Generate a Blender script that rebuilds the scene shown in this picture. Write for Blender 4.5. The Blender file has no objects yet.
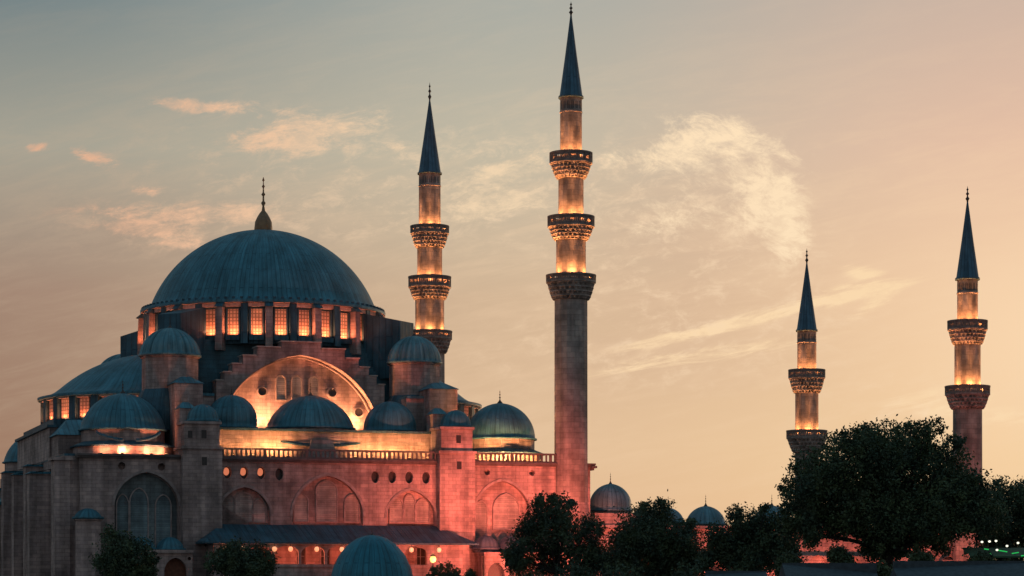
import bpy, bmesh, math, random
import numpy as np
from mathutils import Vector, Matrix
C = bpy.context.scene.collection
PI = math.pi
random.seed(7)
# ---------------------------------------------------------------- camera, sky, sun, exposure
F = 2580.0
sc = bpy.context.scene
cd = bpy.data.cameras.new('camera'); cam = bpy.data.objects.new('camera', cd); C.objects.link(cam)
cam.location = (0, 0, 7); cam.rotation_euler = (PI/2, 0, 0)
cd.sensor_width = 36; cd.lens = 36*F/1024; cd.shift_y = (600-288)/1024; cd.clip_end = 20000; cd.clip_start = 1
sc.camera = cam
sc.view_settings.view_transform = 'Standard'; sc.view_settings.look = 'None'
sc.view_settings.exposure = 0; sc.view_settings.gamma = 1
sc.view_settings.use_curve_mapping = False
sc.render.engine = 'CYCLES'
sc.cycles.max_bounces = 5; sc.cycles.diffuse_bounces = 3; sc.cycles.glossy_bounces = 2
sc.cycles.sample_clamp_indirect = 3
sc.cycles.use_denoising = True

def lin(c):
    return tuple(((x/255)/12.92 if x/255 <= .04045 else ((x/255+.055)/1.055)**2.4) for x in c)

W = bpy.data.worlds.new('World'); sc.world = W; W.use_nodes = True
nt = W.node_tree; nt.nodes.clear()
def nd(t, **k):
    n = nt.nodes.new(t)
    for a, b in k.items(): setattr(n, a, b)
    return n
def plug(s, v):
    if isinstance(v, bpy.types.NodeSocket): nt.links.new(v, s)
    else: s.default_value = v
def mm(op, a, b=0.0, c=None, clamp=False):
    n = nd('ShaderNodeMath', operation=op, use_clamp=clamp)
    plug(n.inputs[0], a); plug(n.inputs[1], b)
    if c is not None: plug(n.inputs[2], c)
    return n.outputs[0]
def mixc(f, a, b, bt='MIX'):
    n = nd('ShaderNodeMix', data_type='RGBA', blend_type=bt)
    plug(n.inputs[0], f); plug(n.inputs[6], a); plug(n.inputs[7], b)
    return n.outputs[2]
def smooth(x, lo, hi, a=0.0, b=1.0):
    n = nd('ShaderNodeMapRange', interpolation_type='SMOOTHSTEP')
    plug(n.inputs[0], x)
    for i, v in enumerate((lo, hi, a, b)): n.inputs[1+i].default_value = v
    return n.outputs[0]
def ramp(f, stops):
    n = nd('ShaderNodeValToRGB'); plug(n.inputs[0], f)
    cr = n.color_ramp; cr.interpolation = 'EASE'; cr.interpolation = 'LINEAR'
    while len(cr.elements) < len(stops): cr.elements.new(1.0)
    for e, (p, c) in zip(cr.elements, stops): e.position = p; e.color = (*c, 1)
    return n.outputs[0]
tc = nd('ShaderNodeTexCoord'); sp = nd('ShaderNodeSeparateXYZ'); nt.links.new(tc.outputs['Generated'], sp.inputs[0])
dx, dy, dz = sp.outputs
hyp = mm('SQRT', mm('ADD', mm('MULTIPLY', dx, dx), mm('MULTIPLY', dy, dy)))
el = mm('MULTIPLY', mm('ARCTAN2', dz, hyp), 180/PI/90)          # elevation / 90 deg
az = mm('MULTIPLY', mm('ARCTAN2', dx, dy), 180/PI)              # azimuth in degrees, 0 = the sunset side ahead
E = [0, .037, .074, .11, .145, .40, 1.0]
ZEN = (.07, .20, .28)
def col(*cs): return [(p, c) for p, c in zip(E, [lin(c) for c in cs] + [(.13, .20, .23), ZEN])]
skyL = ramp(el, col((142,108,88), (158,124,102), (163,136,117), (165,161,146), (116,131,134)))
skyM = ramp(el, col((226,180,138), (226,190,152), (212,182,150), (196,186,164), (171,173,164)))
skyR = ramp(el, col((240,198,148), (243,205,158), (240,201,163), (229,191,165), (206,181,164)))
BK = (.25, .24, .235)
skyB = ramp(el, [(0, BK), (.1, BK), (.3, (.15, .18, .205)), (.5, (.10, .19, .25)), (1, ZEN)])
sky = mixc(smooth(az, -12, 1), skyL, skyM)
sky = mixc(smooth(az, -1, 12), sky, skyR)
# clouds: in directions near the sunset, x/y and z/y of the direction in units of 1/2580
ys = mm('MAXIMUM', dy, .05)
px = mm('ADD', mm('MULTIPLY', mm('DIVIDE', dx, ys), F), 512)
py = mm('SUBTRACT', 600, mm('MULTIPLY', mm('DIVIDE', dz, ys), F))
def blob(cx, cy, a, b, rot):
    ct, st = math.cos(rot*PI/180), math.sin(rot*PI/180)
    x = mm('SUBTRACT', px, cx); y = mm('SUBTRACT', py, cy)
    u = mm('ADD', mm('MULTIPLY', x, ct/a), mm('MULTIPLY', y, st/a))
    v = mm('ADD', mm('MULTIPLY', x, -st/b), mm('MULTIPLY', y, ct/b))
    return mm('EXPONENT', mm('MULTIPLY', mm('ADD', mm('MULTIPLY', u, u), mm('MULTIPLY', v, v)), -1))
def noise(sx, sy, rot, detail=7, dist=.6, rough=.62, seed=0):
    ct, st = math.cos(rot*PI/180), math.sin(rot*PI/180)
    u = mm('ADD', mm('MULTIPLY', px, ct/sx), mm('MULTIPLY', py, st/sx))
    v = mm('ADD', mm('MULTIPLY', px, -st/sy), mm('MULTIPLY', py, ct/sy))
    cb = nd('ShaderNodeCombineXYZ'); plug(cb.inputs[0], u); plug(cb.inputs[1], v); cb.inputs[2].default_value = seed
    n = nd('ShaderNodeTexNoise'); nt.links.new(cb.outputs[0], n.inputs['Vector'])
    n.inputs['Scale'].default_value = 1; n.inputs['Detail'].default_value = detail
    n.inputs['Roughness'].default_value = rough; n.inputs['Distortion'].default_value = dist
    return n.outputs['Fac']
def summ(l):
    s = l[0]
    for x in l[1:]: s = mm('ADD', s, x)
    return s
nA = noise(40, 17, -7, seed=2.3, detail=10, rough=.74, dist=.35)
nB = noise(42, 24, 22, seed=5.1, detail=10, rough=.74, dist=.35)
nC = noise(90, 15, -12, seed=9.7, dist=.7, detail=9, rough=.7)
nE = noise(34, 17, -8, seed=21.0, dist=.4, detail=9, rough=.72)
nD = noise(230, 60, -8, seed=14.2, detail=5)
# soft glow towards the sun, then the mauve body of the big cloud and the dusky band low on the left
sky = mixc(mm('MULTIPLY', blob(1060,335,150,120,0), .55), sky, (*lin((255,222,182)), 1))
body = summ([mm('MULTIPLY', blob(675,245,90,85,20), .9), mm('MULTIPLY', blob(650,360,170,50,0), .5), mm('MULTIPLY', blob(150,225,130,34,5), .35), mm('MULTIPLY', blob(60,290,140,45,0), .5)])
body = mm('MULTIPLY', body, smooth(nD, .2, .65), clamp=True)
sky = mixc(mm('MULTIPLY', body, .42), sky, mixc(smooth(az, -9, -1), (*lin((158,126,112)), 1), (*lin((205,170,144)), 1)))
veil = mm('MULTIPLY', smooth(mm('ADD', mm('MULTIPLY', nD, .5), mm('MULTIPLY', nC, .5)), .42, .66), smooth(el, .0, .06, .25, 1))
sky = mixc(mm('MULTIPLY', mm('MULTIPLY', veil, smooth(el, .10, .14, 1, .25)), .26), sky, mixc(smooth(az, -11, 1), (*lin((196,172,146)), 1), (*lin((246,212,174)), 1)))
def cover(n, m, k=.29, lo=.55, hi=.84): return mm('MULTIPLY', mm('MULTIPLY', smooth(mm('ADD', n, mm('MULTIPLY', m, k)), lo, hi), smooth(m, .03, .5)), smooth(nE, .34, .62, .62, 1.25))
mB = summ([blob(718,138,54,24,12), mm('MULTIPLY', blob(774,188,32,34,20), .95), mm('MULTIPLY', blob(640,158,58,12,-6), .7), blob(788,240,24,22,60),
           mm('MULTIPLY', blob(640,222,54,14,4), .6), mm('MULTIPLY', blob(710,200,80,40,20), .42)])
mC = summ([blob(850,293,58,9,-12), mm('MULTIPLY', blob(715,328,90,7,-13), .9), mm('MULTIPLY', blob(862,272,30,8,10), .6), mm('MULTIPLY', blob(700,356,110,8,-9), .75),
           mm('MULTIPLY', blob(870,308,40,7,-30), .6), mm('MULTIPLY', blob(935,403,60,16,-10), .6), mm('MULTIPLY', blob(1000,420,60,12,-5), .5)])
mD = summ([blob(312,134,78,21,-6), mm('MULTIPLY', blob(92,158,24,8,14), .95), mm('MULTIPLY', blob(216,107,66,8,3), .95), mm('MULTIPLY', blob(200,214,120,13,0), .85), mm('MULTIPLY', blob(160,236,60,12,12), .7),
           mm('MULTIPLY', blob(152,190,20,6,0), .8), mm('MULTIPLY', blob(38,147,14,5,0), .8), mm('MULTIPLY', blob(500,170,66,14,-14), .8), mm('MULTIPLY', blob(505,205,80,16,-8), .8), mm('MULTIPLY', blob(410,150,40,10,-10), .5)])
w1 = cover(nB, mB); w2 = cover(nC, mC, .30, .54, .80); w3 = cover(nA, mD)
sky = mixc(mm('MULTIPLY', w1, .92, clamp=True), sky, (*lin((254,226,188)), 1))
sky = mixc(mm('MULTIPLY', w2, 1.0, clamp=True), sky, (*lin((250,217,174)), 1))
mE = summ([mm('MULTIPLY', blob(690,240,150,90,15), 1.0), mm('MULTIPLY', blob(650,340,190,55,-5), .9), mm('MULTIPLY', blob(500,190,110,45,0), .8), mm('MULTIPLY', blob(930,410,120,40,-5), .7), mm('MULTIPLY', blob(300,170,220,70,0), .65), mm('MULTIPLY', blob(200,230,160,30,0), .7)])
w4 = mm('MULTIPLY', smooth(nE, .46, .74), smooth(mE, .05, .9))
sky = mixc(mm('MULTIPLY', w4, .62, clamp=True), sky, mixc(smooth(az, -11, 0), (*lin((214,178,148)), 1), (*lin((247,216,180)), 1)))
cw3 = mixc(smooth(az, -11, 0), (*lin((232,178,144)), 1), (*lin((240,212,176)), 1))
sky = mixc(mm('MULTIPLY', w3, .85, clamp=True), sky, cw3)
# away from the sunset the sky is dusk blue
aaz = mm('ABSOLUTE', az)
sky = mixc(smooth(aaz, 18, 95), sky, skyB)
# a little of a real low-sun atmosphere high overhead
ns = nd('ShaderNodeTexSky', sky_type='NISHITA'); ns.sun_disc = False
ns.sun_elevation = math.radians(2); ns.sun_rotation = math.radians(32)
hi = mm('MULTIPLY', smooth(el, .2, .5), .012)
sky2 = mixc(1.0, sky, mixc(hi, (0, 0, 0, 1), ns.outputs[0]), 'ADD')
bg = nd('ShaderNodeBackground'); nt.links.new(sky2, bg.inputs[0]); bg.inputs[1].default_value = 1.0
wo = nd('ShaderNodeOutputWorld'); nt.links.new(bg.outputs[0], wo.inputs[0])
W.cycles.sampling_method = 'MANUAL'; W.cycles.sample_map_resolution = 512

sd = bpy.data.lights.new('sun', 'SUN'); so = bpy.data.objects.new('sun', sd); C.objects.link(so)
sd.energy = .45; sd.angle = math.radians(4); sd.color = (1, .62, .34)
sa, se = math.radians(32), math.radians(3)     # the last of the sun, low behind on the right
so.rotation_euler = Vector((math.sin(sa)*math.cos(se), math.cos(sa)*math.cos(se), math.sin(se))).to_track_quat('Z', 'Y').to_euler()

# ---------------------------------------------------------------- materials
def mat(name, base, rough=.8, kind=None, **o):
    global nt
    m = bpy.data.materials.new(name); m.use_nodes = True
    nt = m.node_tree; b = nt.nodes['Principled BSDF']
    b.inputs['Roughness'].default_value = rough
    b.inputs['Base Color'].default_value = (*base, 1)
    if kind is None:
        t = nd('ShaderNodeTexCoord'); n = nd('ShaderNodeTexNoise'); nt.links.new(t.outputs['Object'], n.inputs[0])
        n.inputs['Scale'].default_value = o.get('scale', 2.0); n.inputs['Detail'].default_value = 5
        k = smooth(n.outputs['Fac'], .3, .7, o.get('lo', .75), o.get('hi', 1.2))
        cb = nd('ShaderNodeCombineXYZ')
        for i in range(3): plug(cb.inputs[i], k)
        plug(b.inputs['Base Color'], mixc(1.0, (*base, 1), cb.outputs[0], 'MULTIPLY'))
    if kind == 'stone':
        uv = nd('ShaderNodeUVMap')
        br = nd('ShaderNodeTexBrick'); nt.links.new(uv.outputs[0], br.inputs['Vector'])
        br.inputs['Scale'].default_value = 1.0; br.inputs['Brick Width'].default_value = o.get('bw', .95)
        br.inputs['Row Height'].default_value = o.get('rh', .42); br.inputs['Mortar Size'].default_value = .025
        br.inputs['Mortar Smooth'].default_value = .4; br.inputs['Bias'].default_value = 0
        br.inputs['Color1'].default_value = (.84, .84, .85, 1); br.inputs['Color2'].default_value = (1.15, 1.13, 1.09, 1)
        br.inputs['Mortar'].default_value = (.68, .66, .66, 1)
        n = nd('ShaderNodeTexNoise'); nt.links.new(uv.outputs[0], n.inputs[0])
        n.inputs['Scale'].default_value = .23; n.inputs['Detail'].default_value = 9; n.inputs['Roughness'].default_value = .66
        n2 = nd('ShaderNodeTexNoise')                       # rain streaks down the masonry
        mp = nd('ShaderNodeMapping'); nt.links.new(uv.outputs[0], mp.inputs[0]); mp.inputs['Scale'].default_value = (1.1, .10, 1)
        nt.links.new(mp.outputs[0], n2.inputs[0]); n2.inputs['Scale'].default_value = 1.0; n2.inputs['Detail'].default_value = 6
        k = mm('MULTIPLY', smooth(n.outputs['Fac'], .32, .7, .5, 1.3), smooth(n2.outputs['Fac'], .3, .7, .68, 1.2))
        cb = nd('ShaderNodeCombineXYZ')
        for i in range(3): plug(cb.inputs[i], k)
        c = mixc(1.0, (*base, 1), br.outputs['Color'], 'MULTIPLY'); c = mixc(1.0, c, cb.outputs[0], 'MULTIPLY')
        plug(b.inputs['Base Color'], c)
        bp = nd('ShaderNodeBump'); bp.inputs['Strength'].default_value = .6; bp.inputs['Distance'].default_value = .08
        plug(bp.inputs['Height'], mm('ADD', mm('MULTIPLY', br.outputs['Fac'], -.5), mm('MULTIPLY', n.outputs['Fac'], 1.2)))
        nt.links.new(bp.outputs[0], b.inputs['Normal'])
    if kind == 'lead':
        uv = nd('ShaderNodeUVMap')
        br = nd('ShaderNodeTexBrick'); nt.links.new(uv.outputs[0], br.inputs['Vector'])
        br.offset = .5
        br.inputs['Scale'].default_value = 1.0; br.inputs['Brick Width'].default_value = 5.5
        br.inputs['Row Height'].default_value = .62; br.inputs['Mortar Size'].default_value = .055
        br.inputs['Mortar Smooth'].default_value = .6
        mp = nd('ShaderNodeMapping'); nt.links.new(uv.outputs[0], mp.inputs[0]); mp.inputs['Rotation'].default_value = (0, 0, PI/2)
        nt.links.new(mp.outputs[0], br.inputs['Vector'])
        br.inputs['Color1'].default_value = (.92, .93, .94, 1); br.inputs['Color2'].default_value = (1.06, 1.06, 1.06, 1)
        br.inputs['Mortar'].default_value = (.68, .72, .76, 1)
        n = nd('ShaderNodeTexNoise'); nt.links.new(uv.outputs[0], n.inputs[0])
        n.inputs['Scale'].default_value = .35; n.inputs['Detail'].default_value = 8; n.inputs['Roughness'].default_value = .65
        n2 = nd('ShaderNodeTexNoise')
        mp = nd('ShaderNodeMapping'); nt.links.new(uv.outputs[0], mp.inputs[0]); mp.inputs['Scale'].default_value = (1.6, .14, 1)
        nt.links.new(mp.outputs[0], n2.inputs[0]); n2.inputs['Scale'].default_value = 1.0; n2.inputs['Detail'].default_value = 5
        k = mm('MULTIPLY', smooth(n.outputs['Fac'], .3, .7, .7, 1.3), smooth(n2.outputs['Fac'], .3, .7, .75, 1.25))
        cb = nd('ShaderNodeCombineXYZ')
        for i in range(3): plug(cb.inputs[i], k)
        c = mixc(1.0, (*base, 1), br.outputs['Color'], 'MULTIPLY'); c = mixc(1.0, c, cb.outputs[0], 'MULTIPLY')
        plug(b.inputs['Base Color'], c)
        bp = nd('ShaderNodeBump'); bp.inputs['Strength'].default_value = .8; bp.inputs['Distance'].default_value = .1
        plug(bp.inputs['Height'], mm('ADD', br.outputs['Fac'], mm('MULTIPLY', n.outputs['Fac'], .6)))
        nt.links.new(bp.outputs[0], b.inputs['Normal'])
        b.inputs['Metallic'].default_value = .15
    if kind == 'lamp':
        b.inputs['Emission Color'].default_value = (*o['emit'], 1); b.inputs['Emission Strength'].default_value = o['power']
    if kind == 'litwin':
        uv = nd('ShaderNodeUVMap')
        br = nd('ShaderNodeTexBrick'); nt.links.new(uv.outputs[0], br.inputs['Vector']); br.offset = 0
        br.inputs['Scale'].default_value = 1.0; br.inputs['Brick Width'].default_value = .36
        br.inputs['Row Height'].default_value = .42; br.inputs['Mortar Size'].default_value = .06
        n = nd('ShaderNodeTexNoise'); nt.links.new(uv.outputs[0], n.inputs[0]); n.inputs['Scale'].default_value = .7
        k = mm('MULTIPLY', smooth(n.outputs['Fac'], .3, .7, .45, 1.25), mm('SUBTRACT', 1.0, mm('MULTIPLY', br.outputs['Fac'], .45)))
        plug(b.inputs['Base Color'], mixc(br.outputs['Fac'], (*base, 1), (base[0]*.35, base[1]*.35, base[2]*.35, 1)))
        b.inputs['Emission Color'].default_value = (*o['emit'], 1)
        oi = nd('ShaderNodeObjectInfo')
        plug(b.inputs['Emission Strength'], mm('MULTIPLY', mm('MULTIPLY', k, o['power']), smooth(oi.outputs['Random'], 0, 1, .3, 2.2)))
    if kind == 'leaf':
        g = nd('ShaderNodeObjectInfo'); t = nd('ShaderNodeTexCoord'); n = nd('ShaderNodeTexNoise'); nt.links.new(t.outputs['Object'], n.inputs[0])
        n.inputs['Scale'].default_value = .55; n.inputs['Detail'].default_value = 4
        plug(b.inputs['Base Color'], mixc(smooth(n.outputs['Fac'], .35, .68), (*base, 1), (base[0]*2.1+.01, base[1]*1.9, base[2]*1.2, 1)))
    return m
M = {}
M['stone'] = mat('weathered_limestone', (.43, .33, .315), .85, 'stone')
M['stone_fine'] = mat('minaret_limestone', (.42, .35, .32), .85, 'stone', bw=.95, rh=.62)
M['parapet'] = mat('parapet_limestone', (.24, .185, .165), .85, scale=3)
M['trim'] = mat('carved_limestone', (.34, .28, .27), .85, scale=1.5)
M['shade_plaster'] = mat('teal_shaded_lattice', (.17, .24, .27), .85, 'stone', bw=9, rh=.24)  # teal lattice, its colour darkened for the shade of the deep left arch
M['recess_shade'] = mat('teal_recess_shade', (.16, .20, .215), .85, 'stone')  # shade of the left arch recess put into the base colour
M['darktrim'] = mat('dark_limestone', (.13, .11, .11), .85, scale=1.5)  # darker limestone for cornices and balustrades
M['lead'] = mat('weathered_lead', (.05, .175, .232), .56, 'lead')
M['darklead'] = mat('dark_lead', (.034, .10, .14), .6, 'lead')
M['greylead'] = mat('grey_lead', (.10, .13, .17), .55, 'lead')
M['riblead'] = mat('pale_ribbed_lead', (.10, .235, .285), .5, 'lead')
M['spire_lead'] = mat('spire_lead', (.06, .125, .18), .5, 'lead')
M['plainroof'] = mat('dark_slate_roof', (.05, .07, .085), .8, scale=3)
M['domegrey'] = mat('pale_grey_lead', (.10, .22, .275), .55, 'lead')
M['tealdome'] = mat('teal_lead', (.022, .18, .255), .55, 'lead')
M['coping'] = mat('smooth_limestone', (.5, .42, .38), .8)
M['steplead'] = mat('lead_on_steps', (.036, .12, .165), .6, 'stone', bw=1.6, rh=.56)
M['metal'] = mat('dark_bronze', (.05, .035, .03), .45)
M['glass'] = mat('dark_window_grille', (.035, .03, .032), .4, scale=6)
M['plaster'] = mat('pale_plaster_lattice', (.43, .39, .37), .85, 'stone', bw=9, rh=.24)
M['litwin'] = mat('lit_window', (.5, .33, .25), .6, 'litwin', emit=(1, .26, .10), power=.16)  # weak glow put into the panes, on top of the floodlighting from the sills
M['revealglow'] = mat('round_reveal_glow', (.3, .15, .08), .6, 'lamp', emit=(1, .27, .13), power=.62)  # emission stands for light falling on the reveals of round openings
M['bulb'] = mat('lamp_globe', (.9, .8, .6), .4, 'lamp', emit=(1, .40, .17), power=1.0)
M['whitebulb'] = mat('white_bulb', (.9, .9, .8), .4, 'lamp', emit=(1, .95, .75), power=1.3)
M['green'] = mat('green_neon', (.05, .5, .1), .4, 'lamp', emit=(.03, .85, .16), power=.5)
M['flood'] = mat('floodlight_lens', (.9, .6, .3), .4, 'lamp', emit=(1, .5, .2), power=2.0)
M['redflood'] = mat('red_floodlight_lens', (.9, .2, .1), .4, 'lamp', emit=(1, .12, .06), power=2.0)
M['leaf'] = mat('dark_foliage', (.032, .058, .04), .75, 'leaf')
M['leaf2'] = mat('plane_tree_foliage', (.034, .062, .038), .75, 'leaf')
M['bark'] = mat('bark', (.035, .03, .028), .9, scale=4)
M['ground'] = mat('ground', (.05, .05, .045), .95, scale=.2)
M['pave'] = mat('paving', (.16, .14, .13), .9, 'stone', bw=1.2, rh=1.2)
M['brick'] = mat('rubble_wall', (.15, .14, .14), .9, 'stone')

# ---------------------------------------------------------------- mesh helpers
class MB:
    def __init__(s): s.v = []; s.f = []; s.uv = []; s.sm = []
    def face(s, pts, uv=None, sm=False):
        i = len(s.v); s.v += [tuple(p) for p in pts]; s.f.append(tuple(range(i, i+len(pts)))); s.uv.append(uv); s.sm.append(sm)
    def box(s, x0, x1, y0, y1, z0, z1, top=None):
        t = top or (x0, x1, y0, y1)
        a = [(x0,y0,z0),(x1,y0,z0),(x1,y1,z0),(x0,y1,z0)]; b = [(t[0],t[2],z1),(t[1],t[2],z1),(t[1],t[3],z1),(t[0],t[3],z1)]
        s.face(a[::-1]); s.face(b)
        for i in range(4):
            j = (i+1) % 4; s.face([a[i], a[j], b[j], b[i]])
        return s
    def prism(s, poly, y0, y1):            # poly in (x, z), extruded along y
        n = len(poly)
        s.face([(x, y0, z) for x, z in poly]); s.face([(x, y1, z) for x, z in poly][::-1])
        for i in range(n):
            (x0, z0), (x1, z1) = poly[i], poly[(i+1) % n]
            s.face([(x0,y0,z0),(x0,y1,z0),(x1,y1,z1),(x1,y0,z1)])
        return s
    def lathe(s, c, prof, n=48, ph=0.0, a0=0.0, a1=2*PI, rib=None, sm=True, ulen=None):
        # prof: (r, z) list; rib(angle_index_fraction, k) -> radius factor; u in metres at the largest radius
        R = max(r for r, z in prof); full = abs(a1-a0-2*PI) < 1e-6
        base = len(s.v); m = len(prof); L = [0]
        for k in range(1, m): L.append(L[-1]+math.hypot(prof[k][0]-prof[k-1][0], prof[k][1]-prof[k-1][1]))
        cols = n if full else n+1
        for i in range(cols):
            a = a0+(a1-a0)*i/n+ph
            for k, (r, z) in enumerate(prof):
                q = r*(rib(a, k) if rib else 1)
                s.v.append((c[0]+q*math.cos(a), c[1]+q*math.sin(a), z))
        U = (ulen or (a1-a0)*R)
        for i in range(n):
            j = (i+1) % cols
            for k in range(m-1):
                p = (base+i*m+k, base+j*m+k, base+j*m+k+1, base+i*m+k+1)
                s.f.append(p); u0, u1 = U*i/n, U*(i+1)/n
                s.uv.append([(u0, L[k]), (u1, L[k]), (u1, L[k+1]), (u0, L[k+1])]); s.sm.append(sm)
        return s
    def tube(s, a, b, r0, r1=None, n=8):
        r1 = r0 if r1 is None else r1
        a, b = Vector(a), Vector(b); d = (b-a).normalized(); q = d.to_track_quat('Z', 'Y')
        A = [a+q@Vector((r0*math.cos(t), r0*math.sin(t), 0)) for t in [2*PI*i/n for i in range(n)]]
        B = [b+q@Vector((r1*math.cos(t), r1*math.sin(t), 0)) for t in [2*PI*i/n for i in range(n)]]
        for i in range(n):
            j = (i+1) % n; s.face([A[i], A[j], B[j], B[i]], sm=True)
        s.face(B); s.face(A[::-1])
        return s
    def panel(s, outer, holes, y, depth):  # wall sheet in the x-z plane with openings and their reveals
        bm = bmesh.new(); ed = []
        for loop in [outer]+holes:
            vs = [bm.verts.new((x, 0, z)) for x, z in loop]
            for i in range(len(vs)): ed.append(bm.edges.new((vs[i], vs[(i+1) % len(vs)])))
        r = bmesh.ops.triangle_fill(bm, use_beauty=True, use_dissolve=False, edges=ed)
        for f in bm.faces: s.face([(v.co.x, y, v.co.z) for v in f.verts])
        bm.free()
        for h in holes:
            n = len(h)
            for i in range(n):
                (x0, z0), (x1, z1) = h[i], h[(i+1) % n]
                s.face([(x0,y,z0),(x1,y,z1),(x1,y+depth,z1),(x0,y+depth,z0)])
        return s
    def build(s, name, m, parent=None, loc=None, rz=0):
        me = bpy.data.meshes.new(name); me.from_pydata(s.v, [], s.f); me.update()
        ul = me.uv_layers.new(name='UVMap'); d = []
        for p, uv in zip(me.polygons, s.uv):
            if uv is None:
                n = p.normal; a = [abs(t) for t in n]
                for vi in p.vertices:
                    x, y, z = me.vertices[vi].co
                    d += (x, y) if a[2] > .75 else ((x, z) if a[1] >= a[0] else (y, z))
            else:
                for q in uv: d += q
        ul.data.foreach_set('uv', d)
        me.polygons.foreach_set('use_smooth', s.sm)
        me.materials.append(M[m] if isinstance(m, str) else m)
        o = bpy.data.objects.new(name, me); C.objects.link(o)
        if parent: o.parent = parent
        if loc: o.location = loc
        o.rotation_euler.z = rz
        return o
def tag(o, label=None, cat=None, group=None, kind=None):
    for k, v in (('label', label), ('category', cat), ('group', group), ('kind', kind)):
        if v: o[k] = v
    return o
def empty(name, loc, rz=0, **k):
    o = bpy.data.objects.new(name, None); C.objects.link(o); o.location = loc; o.rotation_euler.z = rz
    return tag(o, **k)
def light(kind, loc, power, color, parent, aim=None, size=.3, spot=80, blend=.8):
    d = bpy.data.lights.new('lamp_light', kind); d.energy = power; d.color = color
    if kind == 'SPOT': d.spot_size = math.radians(spot); d.spot_blend = blend; d.shadow_soft_size = size
    elif kind == 'POINT': d.shadow_soft_size = size
    elif kind == 'AREA': d.size = size
    o = bpy.data.objects.new('lamp_light', d); C.objects.link(o); o.parent = parent; o.location = loc
    if aim: o.rotation_euler = (Vector(aim)-Vector(loc)).to_track_quat('-Z', 'Y').to_euler()
    return o
def arch(uc, hw, z0, zs, top, n=14, pt=.12):     # slightly pointed arch outline
    p = [(uc-hw, z0), (uc+hw, z0)]
    for i in range(n+1):
        t = PI*i/n; x = math.cos(t); k = math.sin(t)
        k = k*(1-pt)+pt*(1-abs(x)); p.append((uc+hw*x, zs+(top-zs)*k))
    return p
def disc(uc, zc, r, n=16, ry=None): return [(uc+r*math.cos(2*PI*i/n), zc+(ry or r)*math.sin(2*PI*i/n)) for i in range(n)]
def domeprof(r, rise, z, n=14, lip=.25, pt=0.0):
    R = (r*r+rise*rise)/(2*rise); zc = z+rise-R; a0 = math.asin(min(1, r/R)) if rise <= r else PI-math.asin(r/R)
    pr = [(r+lip*.2, z-lip*1.2), (r+lip, z-lip), (r+lip, z-lip*.2), (r, z)]
    for i in range(1, n+1):
        a = a0*(1-i/n); pr.append((max(R*math.sin(a), .001), zc+R*math.cos(a)+pt*rise*(i/n)**3))
    return pr
def finial_prof(z, h, r):
    return [(r, z-.1*h), (r*1.25, z+.03*h), (r*.95, z+.10*h), (r*.45, z+.20*h), (r*.2, z+.30*h), (r*.16, z+.38*h), (r*.42, z+.43*h), (r*.16, z+.48*h),
            (r*.12, z+.58*h), (r*.34, z+.63*h), (r*.12, z+.68*h), (r*.09, z+.78*h), (r*.24, z+.82*h), (r*.07, z+.87*h), (.001, z+h)]
ORANGE = (1, .25, .10); AMBER = (1, .43, .12); RED = (1, .18, .105)

# ---------------------------------------------------------------- ground
g = MB(); g.face([(-6000,-300,0),(6000,-300,0),(6000,9000,0),(-6000,9000,0)]); tag(g.build('ground', 'ground'), kind='structure')
g = MB(); g.face([(-80,235,.004),(110,235,.004),(110,420,.004),(-80,420,.004)]); tag(g.build('paved_precinct', 'pave'), kind='structure')

# ---------------------------------------------------------------- the mosque, in its own frame: x along the facade, y inwards, z up
O = (-21.7, 290.6, 0); TH = math.atan2(.309, .951)
mq = empty('domed_mosque', O, TH, label='great grey stone mosque with a large blue lead dome over stepped arches and smaller domes', cat='mosque')

# main body behind the facade sheet
b = MB(); b.box(-28.6, 32.3, .8, 58, 0, 22.8); b.build('prayer_hall_wall', 'stone', mq)
b = MB(); b.box(-28.4, 32.1, 1.3, 57.8, 22.82, 23.1); b.build('terrace_roof', 'darklead', mq)
# facade sheet sections with blind arches
b = MB()
b.panel([(-26.9,0),(-15.8,0),(-15.8,22.6),(-26.9,22.6)], [arch(-19.55,3.55,11,17.4,21.1), disc(-22.3,21.75,.42), disc(-17.9,21.7,.42)], 0, .8)
b.panel([(-11.4,0),(13.75,0),(13.75,22.6),(-11.4,22.6)],
        [arch(-8.55,2.95,14,16.4,19.6), arch(1.0,4.1,14,16.4,21.0), arch(10.75,2.9,14,16.3,19.5)]
        + [disc(u,z,.46,16,.68) for u, z in ((-10.5,21.2),(-8.6,21.2),(-6.65,21.2),(-4.6,21.1),(6.5,20.95),(8.5,20.95),(10.5,20.95),(12.5,20.95))]
        + [[(u0,10.9),(u1,10.9),(u1,12.9),(u0,12.9)] for u0, u1 in ((-9.3,-8.3),(-2.6,-1.6),(.2,1.25),(5.6,6.6),(11.4,12.5))], 0, .8)
b.panel([(17.9,0),(32.4,0),(32.4,22.6),(17.9,22.6)], [arch(21.7,3.4,12,16.8,20.7), disc(19.8,21.7,.35), disc(25.25,21.7,.35)], 0, .8)
b.face([(-26.9,0,0),(-26.9,1,0),(-26.9,1,22.6),(-26.9,0,22.6)]); b.face([(32.4,0,0),(32.4,1,0),(32.4,1,22.6),(32.4,0,22.6)])
b.build('facade_wall', 'stone', mq)
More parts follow.
